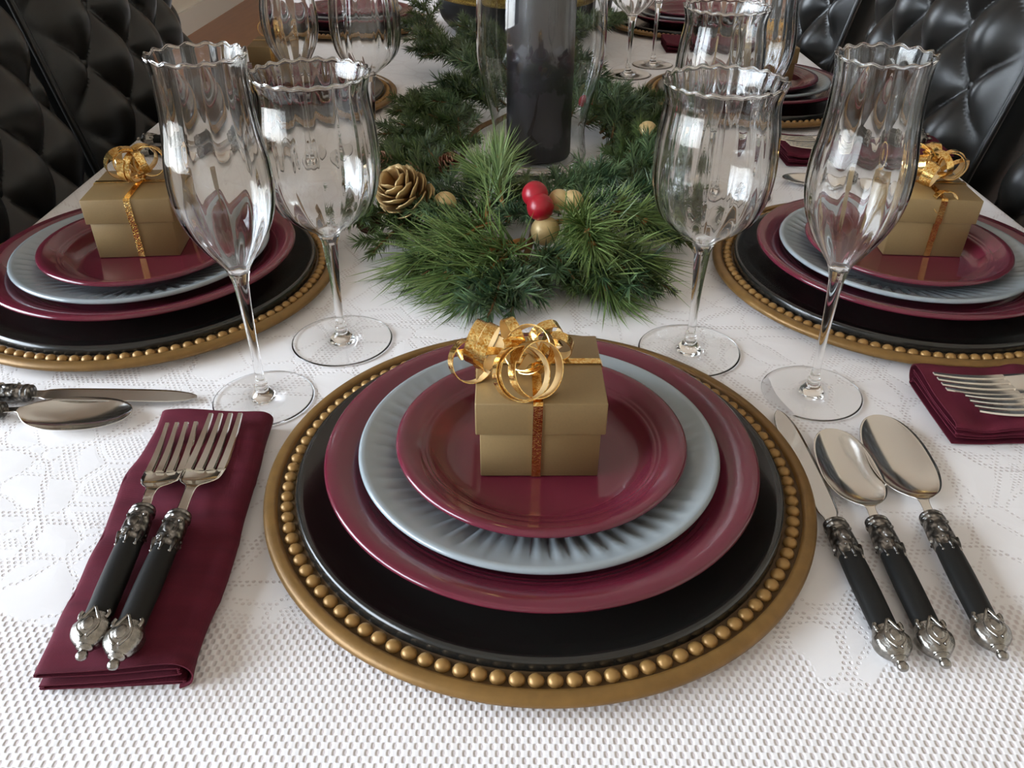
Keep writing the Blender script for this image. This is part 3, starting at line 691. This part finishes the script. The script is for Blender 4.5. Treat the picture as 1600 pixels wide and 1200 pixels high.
# ------------------------------------------------------------------ the place settings
class Setting:
    def __init__(s, x, y, rz): s.x, s.y, s.c, s.s, s.rz = x, y, math.cos(rz), math.sin(rz), rz
    def T(s, lx, ly): return (s.x+lx*s.c-ly*s.s, s.y+lx*s.s+ly*s.c)
front = Setting(.0175, .4050, 0); left = Setting(-.338, .690, -PI/2); right = Setting(.3635, .7030, PI/2)
left2 = Setting(-.355, 1.302, -PI/2); right2 = Setting(.378, 1.325, PI/2); left3 = Setting(-.352, 1.885, -PI/2); right3 = Setting(.372, 1.905, PI/2)
WH = {front: 'of the foreground setting', left: 'of the nearest left setting', right: 'of the nearest right setting',
      left2: 'of the second left setting', right2: 'of the second right setting',
      left3: 'of the farthest left setting', right3: 'of the farthest right setting'}
for s in (front, left, right): place_plates(s.x, s.y, WH[s], True, s.rz)
for s in (left2, right2, left3, right3): place_plates(s.x, s.y, WH[s], False, s.rz)

make_gift('gold gift box with loose curled foil ribbon on the foreground plates', (.0165, .4185, Z_BOX+.0006), .015, BOW_FRONT)
make_gift('gold gift box with gold curls on the left burgundy plates', (-.3460, .7220, Z_BOX+.0006), .10, rand_bow(11), band_x=.002)
make_gift('gold gift box with a shiny dense bow and hanging loop on the right plates', (.3840, .7380, Z_BOX+.0006), -.06,
          rand_bow(23, 10, ((.002, -.040, -.004), .0105, (.1, -1, .1), 1.0, .3, .002, 1.0, False)), band_x=.004)
make_gift('small gold gift box beyond the left flute, on the second left setting', (-.364, 1.332, Z_BOX+.0006), .05, rand_bow(31))
make_gift('partly hidden gold gift box on the second right setting beside the wine glass', (.394, 1.352, Z_BOX+.0006), .02, rand_bow(37))

def napkin(s, label, v=0, dx=0, dy=0, rot=0):
    x, y = s.T(-.2175+dx, -.052+dy); o = link('folded_napkin', NAP[v], None, (x, y, .0004), (0, 0, s.rz+rot)); return tag(o, label, 'napkin', 'folded burgundy napkins')
ZN = .0166
def forks(s, l1, l2, dx=0, dy=0):
    e1, t1 = s.T(-.2045+dx, -.163+dy), s.T(-.2115+dx, .043+dy); e2, t2 = s.T(-.2215+dx, -.158+dy), s.T(-.2375+dx, .030+dy)
    ZN = .0166 if s is front else .0196
    cutlery('dinner fork', l1, e1, t1, ZN, 'forks on napkins', True)
    if l2: cutlery('salad fork', l2, e2, t2, ZN, 'forks on napkins', False)
napkin(front, 'burgundy folded napkin on the cloth left of the foreground charger', 0, dx=.0, dy=0, rot=.070)
forks(front, 'larger ornate-handled fork nearest the charger on the foreground napkin', 'smaller ornate-handled fork, outer left of the pair on the foreground napkin')
napkin(right, 'burgundy folded napkin with forks at the right edge of the picture', 1, dy=.006)
forks(right, 'ornate fork on the right edge napkin, upper of its pair', 'lower ornate fork on the right edge napkin', dx=-.002, dy=.014)
napkin(right2, 'burgundy napkin under forks of the second right setting, seen between two glasses', 1, dx=-.055, dy=-.02)
forks(right2, 'upper silver fork on the second right napkin, between the glasses', 'lower silver fork on the second right napkin, between the glasses', dx=-.055, dy=0)
napkin(right3, 'small burgundy napkin at the top, beside the far glass stems', 1, dy=.03)
def knife(s, label, dx=0, dy=0): cutlery('table knife', label, s.T(.1785+dx, -.148+dy), s.T(.1755+dx, .080+dy), .0003, 'table knives')
def spoon(s, label, big, dx=0, dy=0):
    if big: cutlery('soup spoon', label, s.T(.2315+dx, -.141+dy), s.T(.2440+dx, .064+dy), .0003, 'spoons beside plates', True)
    else: cutlery('tea spoon', label, s.T(.2005+dx, -.146+dy), s.T(.2050+dx, .048+dy), .0003, 'spoons beside plates', False)
knife(front, 'black-handled knife tucked against the foreground charger rim')
spoon(front, 'smaller spoon with black handle, between the knife and the larger spoon', False)
spoon(front, 'larger black-handled spoon, outermost right of the foreground charger', True)
knife(left, 'knife with dark blade in front of the left charger', .022, .030)
spoon(left, 'spoon lying against the knife in front of the left charger', False, .018, .018)
spoon(right, 'spoon whose bowl tip peeks out beyond the nearest right plates', False, .047, -.010)
knife(left2, 'knife with black handle behind the left gift bow, by the table edge', .042, .0)
spoon(left2, 'spoon with black handle behind the left gift bow, by the table edge', False, .066, .01)

glass('flute', 'tall fluted champagne glass left of the foreground charger', -.1840, .4960, .1)
glass('wine', 'wide fluted wine glass left of the pine garland', -.1405, .5800, .2)
glass('wine', 'wide fluted wine glass right of the pine garland', .1440, .5690, .05, (0, -.012))
glass('flute', 'tall fluted champagne glass in front of the right gift box', .2260, .5090, .15, (0, -.030))
glass('wine', 'wide wine glass cropped by the top edge, behind the right wine glass', .203, .850, .3)
glass('flute', 'flute cropped by the top edge beside the rear right wine glass', .262, .915, .1)
glass('flute', 'flute cropped by the top edge, above the left wine glass', -.262, 1.022, .2)
glass('wine', 'wine glass cropped by the top edge, beside the left pine branches', -.182, 1.066, .4)
glass('wine', 'distant wine glass with its foot right of the hurricane vase', .196, 1.478, .4)
glass('flute', 'distant flute with its foot beside the far burgundy napkin', .249, 1.550, .4)

# ------------------------------------------------------------------ centrepiece: hurricane vase, candle, bowl
HX, HY = .030, 1.000
hv = empty('hurricane_vase', (HX, HY, .0004)); tag(hv, 'clear glass hurricane vase holding the dark pillar candle', 'vase')
ho = spline([(.0500, .0120), (.0565, .0150), (.0590, .0215), (.0575, .0320), (.0560, .0500), (.0585, .0665), (.0640, .0900), (.0700, .1120), (.0738, .1330), (.0748, .1530), (.0738, .1900), (.0700, .2400), (.0690, .2800), (.0740, .3100)], 5)
tw = .0018; inn = [(max(0, r-tw), z) for r, z in ho if z > .0185]
m = MB(); m.lathe(ho+[(.0740-tw/2, .3112)]+inn[::-1]+[(.045, .0172), (0, .0170)], 96); m.build('chimney', M['hurricane'], hv)
m = MB(); m.lathe(spline([(0, .0005), (.045, .0005), (.0690, .0003), (.0715, .0020), (.0690, .0042), (.0600, .0058), (.0500, .0075), (.0440, .0100), (.0500, .0120)], 3), 80); m.build('foot', M['hurricane'], hv)
cn = empty('pillar_candle', (HX, HY, .0178)); tag(cn, 'dark plum pillar candle inside the hurricane vase', 'candle')
m = MB(); m.lathe([(0, 0), (.034, 0), (.0375, .001), (.0393, .0045), (.0393, .205), (.0380, .2085), (.034, .2090), (.028, .2065), (0, .2050)], 64, fr=lambda i, t, r, z: r*(1+.006*math.sin(5*t+z*30))); m.build('wax', M['candle'], cn, angle=60)
m = MB(); m.tube([(0, 0, .204), (.0006, 0, .211), (.002, 0, .217)], .0012, 6); m.build('wick', M['wick'], cn)
pb = empty('black_bowl', (.02, 1.860, .0004)); tag(pb, 'black bowl with a gold glitter rim behind the garland at the top', 'bowl')
m = MB(); m.lathe(spline([(0, 0), (.13, 0), (.150, .004), (.175, .030), (.182, .060), (.184, .074)], 4)+spline([(.178, .074), (.170, .03), (.14, .008), (0, .006)], 3), 64); m.build('body', M['black_pot'], pb, angle=50)
m = MB(); m.lathe([(.1845, .070), (.1870, .078), (.1870, .090), (.1830, .094), (.1780, .090), (.1775, .074)], 96, close=True); m.build('glitter_rim', M['glitter'], pb, fixn=True)

# ------------------------------------------------------------------ pine garland
def sprig_meshes(kind, seed):
    r = random.Random(seed)
    if kind == 'pine': L, n, nl, wd, mt, spread = .085, 165, .056, .00066, 'pine', (.25, 1.25)
    elif kind == 'spruce': L, n, nl, wd, mt, spread = .095, 290, .027, .00078, 'spruce', (.6, 1.15)
    else: L, n, nl, wd, mt, spread = .105, 380, .021, .00062, 'fir', (.65, 1.2)
    bend = r.uniform(-.012, .012)
    def stem(t): return Vector((bend*math.sin(PI*t*.9), L*t, .010*math.sin(PI*t)))
    m = MB(); m.tube([stem(i/8) for i in range(9)], [(.0030 if kind == 'pine' else .0019)*(1-.4*i/8) for i in range(9)], 6)
    if kind == 'pine':
        e = stem(1.0)
        for k in range(7): a = 2*PI*k/7; m.ball(e+Vector((.0022*math.cos(a), -.001, .0022*math.sin(a))), .0032, 6, 4, (1, 1.5, 1))
    tw = m.mesh('twig', M['tan_twig' if kind == 'pine' else 'twig'])
    # side shoots for the fir kinds
    axes = [(stem, 1.0)]
    if kind != 'pine':
        for q in range(4):
            t0 = .2+.17*q; sgn = 1 if q % 2 else -1; p0 = stem(t0); ln = .050*(1-.45*t0); dr = Vector((sgn*.75, .65, r.uniform(.0, .25))).normalized()
            axes.append((lambda t, p0=p0, dr=dr, ln=ln: p0+dr*ln*t, .45))
    vs = []; fs = []; sh = []
    tot = sum(a[1] for a in axes)
    for fn, wgt in axes:
        for k in range(int(n*wgt/tot*1.6)):
            t = r.uniform(.02, 1.0) if kind != 'pine' else min(1, r.betavariate(2.2, 1.1)); p = fn(t); tg = (fn(min(1, t+.05))-fn(max(0, t-.05))).normalized()
            a = k*2.39996+r.uniform(-.4, .4); o1 = tg.orthogonal().normalized(); o2 = tg.cross(o1); inc = r.uniform(*spread)*(1.0 if t < .9 else .55)
            d = (tg*math.cos(inc)+(o1*math.cos(a)+o2*math.sin(a))*math.sin(inc)).normalized(); ln = nl*r.uniform(.55, 1.15)*(1 if kind == 'pine' else (1-.25*t))
            q1 = d.orthogonal().normalized(); q2 = d.cross(q1); b = len(vs); sag = Vector((0, 0, -1))*ln*ln*(1.6 if kind == 'pine' else 2.0)
            mid = p+d*ln*.55+sag*.3; tip = p+d*ln+sag
            for c, w in ((p, wd), (mid, wd)):
                for j in range(3): vs.append(tuple(c+w*(math.cos(2*PI*j/3)*q1+math.sin(2*PI*j/3)*q2)))
            vs.append(tuple(tip)); s = r.random()
            for j in range(3):
                j2 = (j+1) % 3; fs.append((b+j, b+j2, b+3+j2, b+3+j)); fs.append((b+3+j, b+3+j2, b+6))
            sh += [s]*7
    me = bpy.data.meshes.new('needles'); me.from_pydata(vs, [], fs); me.materials.append(M[mt])
    at = me.attributes.new('shade', 'FLOAT', 'POINT'); at.data.foreach_set('value', sh); me.update()
    return tw, me
SPR = {'pine': [sprig_meshes('pine', s) for s in (1, 2, 3)], 'fir': [sprig_meshes('fir', s) for s in (4, 5, 6)], 'spruce': [sprig_meshes('spruce', s) for s in (7, 8)]}
gar = empty('pine_garland', (.02, 1.2, .0004)); tag(gar, 'artificial pine garland running down the middle of the table', 'garland')
m = MB(); m.tube(spline([(-.01, -.50, .012), (.00, -.36, .014), (-.065, -.26, .012), (-.085, -.18, .010), (-.07, -.08, .012), (-.02, .02, .012), (.0, .20, .012), (.0, .36, .012)], 6), .0035, 8); m.build('main_stem', M['twig'], gar)
_k = [0]
def sprig(kind, base, tip, scale=None, roll=0.0):
    """a twig from base towards tip (world coordinates)"""
    b = Vector(base); t = Vector(tip); d = t-b; L = {'pine': .085, 'fir': .105, 'spruce': .095}[kind]; s = scale or d.length/L
    dz = d.normalized(); side = dz.cross(Vector((0, 0, 1))).normalized(); upv = side.cross(dz)
    rot = Matrix((side, dz, upv)).transposed().to_4x4() @ Matrix.Rotation(roll, 4, 'Y')
    tw, nd = SPR[kind][_k[0] % len(SPR[kind])]; _k[0] += 1
    o = link('sprig', tw, gar); o.matrix_basis = Matrix.Translation(b-Vector(gar.location)) @ rot @ Matrix.Diagonal((s, s, s, 1))
    mw = Matrix.Translation(gar.location) @ o.matrix_basis; co = np.empty(len(nd.vertices)*3); nd.vertices.foreach_get('co', co); co = co.reshape(-1, 3)
    A = np.array(mw); wc = co @ A[:3, :3].T+A[:3, 3]; low = wc[:, 2] < .0016; wc[low, 2] = .0016+.0006*np.sin(wc[low, 0]*4000)
    B = np.array(mw.inverted()); lc = wc @ B[:3, :3].T+B[:3, 3]; me = nd.copy(); me.vertices.foreach_set('co', lc.ravel()); me.update()
    n = link('needles', me, o); n['kind'] = 'stuff'
# near cluster
for a in [('pine', (.010, .738, .020), (-.075, .662, .012), 1.15), ('pine', (.000, .735, .018), (-.105, .690, .012), 1.15), ('pine', (.010, .730, .018), (-.040, .650, .012), 1.1),
          ('pine', (.040, .748, .035), (.062, .690, .042), .95), ('pine', (.050, .740, .028), (.110, .690, .026), 1.05), ('pine', (.030, .720, .018), (.080, .655, .014), 1.05),
          ('pine', (-.005, .780, .020), (-.012, .830, .075), .85), ('pine', (-.03, .775, .02), (-.040, .835, .060), .85), ('pine', (.065, .770, .030), (.115, .740, .040), .85),
          ('pine', (-.02, .755, .030), (-.060, .700, .032), .8), ('pine', (.075, .745, .030), (.071, .692, .050), .8), ('spruce', (-.04, .775, .025), (-.085, .770, .035), .7), ('spruce', (.02, .715, .020), (.045, .665, .022), .8),
          ('fir', (.13, .83, .02), (.175, .80, .03), .8), ('fir', (.11, .80, .02), (.165, .775, .03), .75), ('spruce', (.05, .83, .02), (.095, .83, .045), .75), ('fir', (.15, .87, .02), (.185, .93, .03), .8),
          ('spruce', (-.010, .690, .018), (-.022, .608, .012), .95), ('spruce', (.005, .690, .016), (-.002, .625, .008), .8), ('spruce', (.055, .705, .018), (.118, .640, .018), .95), ('fir', (.085, .700, .018), (.132, .665, .012), .7),
          ('spruce', (.075, .770, .024), (.150, .735, .030), .9), ('fir', (.095, .790, .018), (.172, .755, .012), .85), ('spruce', (.10, .80, .03), (.155, .80, .045), .8),
          ('fir', (-.100, .800, .018), (-.142, .712, .012), .85), ('fir', (-.100, .800, .022), (-.165, .765, .020), .8), ('spruce', (-.03, .79, .02), (-.075, .835, .035), .8),
          ('fir', (-.050, .790, .018), (-.110, .760, .015), .7), ('spruce', (.03, .80, .03), (.07, .85, .045), .7), ('spruce', (.07, .80, .03), (.105, .87, .05), .8),
          ('spruce', (-.015, .765, .018), (.010, .800, .035), .6), ('spruce', (.035, .790, .02), (.005, .770, .030), .6), ('fir', (-.045, .80, .018), (.0, .83, .03), .7), ('fir', (.05, .81, .018), (.02, .84, .03), .7), ('fir', (-.06, .84, .018), (-.02, .87, .04), .7), ('spruce', (.06, .74, .02), (.085, .76, .05), .6),
          ('fir', (.0, .70, .012), (.06, .655, .012), .8), ('fir', (-.02, .72, .012), (-.06, .69, .012), .8)]: sprig(*a)
# round the vase
for a in [('fir', (-.080, .860, .025), (-.150, .900, .045), .9), ('fir', (-.070, .870, .030), (-.110, .960, .050), .95), ('fir', (-.090, .860, .022), (-.165, .850, .03), .8), ('fir', (-.075, .930, .025), (-.170, .955, .03), .95),
          ('fir', (-.080, .980, .03), (-.055, .900, .06), .75), ('fir', (-.07, 1.04, .03), (-.135, 1.06, .05), .85), ('fir', (-.06, 1.08, .03), (-.190, 1.140, .03), 1.1), ('fir', (-.05, 1.12, .03), (-.165, 1.175, .035), 1.05),
          ('spruce', (-.05, 1.10, .03), (-.10, 1.07, .06), .8), ('fir', (-.03, 1.14, .03), (-.09, 1.21, .055), 1.0), ('fir', (-.06, .99, .02), (-.07, 1.07, .06), .8),
          ('spruce', (.125, .870, .03), (.170, .900, .055), .8), ('fir', (.115, .92, .03), (.165, .965, .055), .85), ('fir', (.105, .860, .02), (.180, .850, .03), .8), ('fir', (.120, .960, .03), (.185, 1.020, .05), .9),
          ('spruce', (.12, 1.00, .04), (.155, 1.075, .07), .85), ('fir', (.11, 1.05, .03), (.205, 1.09, .04), .95), ('fir', (.09, 1.08, .03), (.190, 1.160, .045), 1.05), ('spruce', (.10, 1.10, .03), (.15, 1.19, .06), .9),
          ('fir', (.08, 1.12, .03), (.12, 1.22, .05), 1.0), ('fir', (.14, .93, .02), (.16, .86, .045), .7), ('fir', (.13, 1.10, .03), (.135, 1.02, .065), .8), ('fir', (.12, .90, .015), (.135, .97, .03), .8),
          ('fir', (.10, 1.12, .02), (.21, 1.20, .03), 1.0), ('fir', (.115, .83, .02), (.13, .90, .04), .7)]: sprig(*a)
# darker growth to the right and left of the vase
rq = random.Random(9)
for k in range(9):
    y = .90+.032*k; sprig('fir', (.115, y, .02), (.115+rq.uniform(.05, .10), y+rq.uniform(-.02, .07), rq.uniform(.025, .06)), rq.uniform(.8, 1.0))
for k in range(6):
    y = .92+.045*k; sprig('fir', (-.075, y, .02), (-.075-rq.uniform(.04, .09), y+rq.uniform(-.03, .05), rq.uniform(.025, .05)), rq.uniform(.75, .95))
# beyond the vase
rg = random.Random(5)
for k in range(24):
    y = 1.18+.019*k; sd = -1 if k % 2 else 1; w = rg.uniform(.10, .165)*(1.0 if sd < 0 else .85)
    if 1.22 < y < 1.36 and sd < 0: w *= .55
    sprig(rg.choice(['fir', 'fir', 'spruce']), (.01+sd*.02, y, .02), (.01+sd*w, y+rg.uniform(-.02, .07), rg.uniform(.03, .075)), rg.uniform(.9, 1.15))
for a in [('fir', (-.07, 1.44, .03), (-.185, 1.475, .04), 1.1), ('fir', (-.08, 1.50, .03), (-.20, 1.53, .045), 1.1), ('fir', (-.06, 1.47, .03), (-.15, 1.42, .04), 1.0), ('fir', (-.14, 1.60, .03), (-.215, 1.70, .05), 1.0), ('fir', (-.15, 1.66, .03), (-.205, 1.76, .08), 1.0),
          ('fir', (.12, 1.60, .03), (.20, 1.66, .06), 1.0), ('fir', (.13, 1.68, .03), (.215, 1.72, .05), 1.0), ('fir', (.10, 1.52, .03), (.17, 1.60, .08), 1.0)]: sprig(*a)

# ------------------------------------------------------------------ ornaments in the garland
def ornament(label, mat, c, r, group, stem_dir=(0, .6, -1)):
    e = empty('gold_ball' if mat == 'gold_ball' else 'red_ball', c); tag(e, label, 'ornament ball', group)
    m = MB(); m.ball((0, 0, 0), r, 32, 20); m.build('ball', M[mat], e)
    d = Vector(stem_dir).normalized(); m = MB(); m.tube([d*r*.97, d*(r+.004), d*(r+.016)+Vector((.001, 0, 0))], [.0022, .0011, .0008], 6); m.build('wire_stem', M['wire'], e)
gg = 'gold balls in the garland'; rr_ = 'red balls in the garland'
ornament('shiny red ball at the front of the garland, higher of the touching two', 'red_ball', (.0205, .7520, .0620), .0126, rr_)
ornament('shiny red ball overlapping the other, just above the large gold ball', 'red_ball', (.0255, .7400, .0540), .0130, rr_)
ornament('largest gold ball at the front, directly below the red balls', 'gold_ball', (.0310, .7370, .0310), .0143, gg)
ornament('gold ball half hidden right behind the red balls', 'gold_ball', (.0440, .7560, .0550), .0105, gg)
ornament('gold ball behind pine needles, right of the red balls', 'gold_ball', (.0570, .7540, .0550), .0105, gg)
ornament('gold ball beside the gold pine cone', 'gold_ball', (-.0690, .7830, .0400), .0118, gg)
ornament('gold ball in dark pine next to the right wine glass', 'gold_ball', (.1560, .9600, .0600), .0118, gg)
ornament('small red ball deep in the pine right of the vase', 'red_ball', (.0990, 1.1250, .0480), .0085, rr_)
def scale_mesh(k=1.0):
    m = MB(); rows = []; tips = []
    for i in range(6):
        t = i/5; w = (.0022+.0052*math.sin(PI*min(1, t*.62+.05)))*(1 if t < .95 else .55); rows.append([(s*w, .0165*t, .0055*t*t+.0016*(abs(s)**2)*math.sin(PI*t*.9)) for s in (-1, -.5, 0, .5, 1)]); tips += [max(0, (t-.5)/.5)]*5
    back = [[(x*.9, y*.97, z-.0013) for x, y, z in r] for r in rows]
    m.grid(rows, flip=True); m.grid(back); n = 30
    for i in range(5):
        a = i*5; m.f += [(a, a+5, n+a+5, n+a), (a+9, a+4, n+a+4, n+a+9)]; m.m += [0, 0]
    for j in range(4): m.f.append((25+j, 25+j+1, n+25+j+1, n+25+j)); m.m.append(0)
    me = m.mesh('scale', M['cone_gold'], fixn=True); at = me.attributes.new('tip', 'FLOAT', 'POINT'); at.data.foreach_set('value', tips+[t*.8 for t in tips]); return me
SCL = scale_mesh()
def scales(n, Lc):
    for k in range(n):
        t = k/(n-1); a = k*2.39996; y = -.35*Lc+.80*Lc*t; rad = .0045*(1-.6*t); inc = .02+.85*t; sc_ = (.75+.45*math.sin(PI*(.15+.7*t)))*(1-.45*max(0, t-.6))
        yield Matrix.Rotation(a, 4, 'Z') @ Matrix.Translation((0, rad, y)) @ Matrix.Rotation(inc, 4, 'X') @ Matrix.Diagonal((sc_, sc_, sc_, 1))
pc = empty('pine_cone', (-.1060, .7880, .0420)); pc.scale = (1.35, 1.35, 1.35); pc.rotation_euler = Euler((.35, -.55, .2), 'XYZ'); tag(pc, 'gold-dusted pine cone with open scales, left of the garland front', 'pine cone', 'pine cones')
m = MB(); m.lathe(spline([(0, -.018), (.006, -.014), (.007, 0), (.004, .014), (0, .020)], 3), 12); m.build('core', M['cone_brown'], pc)
for mt in scales(38, .036): o = link('scale', SCL, pc); o.matrix_basis = mt
def small_cone(label, c, rot, k, mat):
    e = empty('pine_cone', c); e.rotation_euler = Euler(rot, 'XYZ'); tag(e, label, 'pine cone', 'pine cones')
    m = MB(); m.lathe([(x*k, z*k) for x, z in spline([(0, -.018), (.006, -.014), (.007, 0), (.004, .014), (0, .020)], 3)], 10); m.build('core', M['cone_brown'], e)
    m = MB(); vs = [v.co.copy() for v in SCL.vertices]; fs = [tuple(p.vertices) for p in SCL.polygons]
    for mt in scales(34, .044): m.add([tuple((mt @ v)*k) for v in vs], fs)
    o = m.build('scales', M[mat], e); o['kind'] = 'stuff'
small_cone('small dark brown pine cone under the left wine glass bowl', (-.1470, .7820, .0200), (1.2, -.4, .2), .62, 'cone_brown')
M['cone_red'] = simple('reddish_cone', (0.20, 0.075, 0.040), 0.55, var=0.4, vs=200)
small_cone('small reddish pine cone in the pine left of the vase', (-.0735, .8850, .0450), (.8, .5, .6), .55, 'cone_red')
M['cone_pink'] = simple('pale_cone', (0.42, 0.22, 0.15), 0.5, var=0.3, vs=200)
small_cone('pale pinkish cone half hidden by the left wine glass', (-.1440, .8900, .0420), (.6, -.5, .2), .60, 'cone_pink')
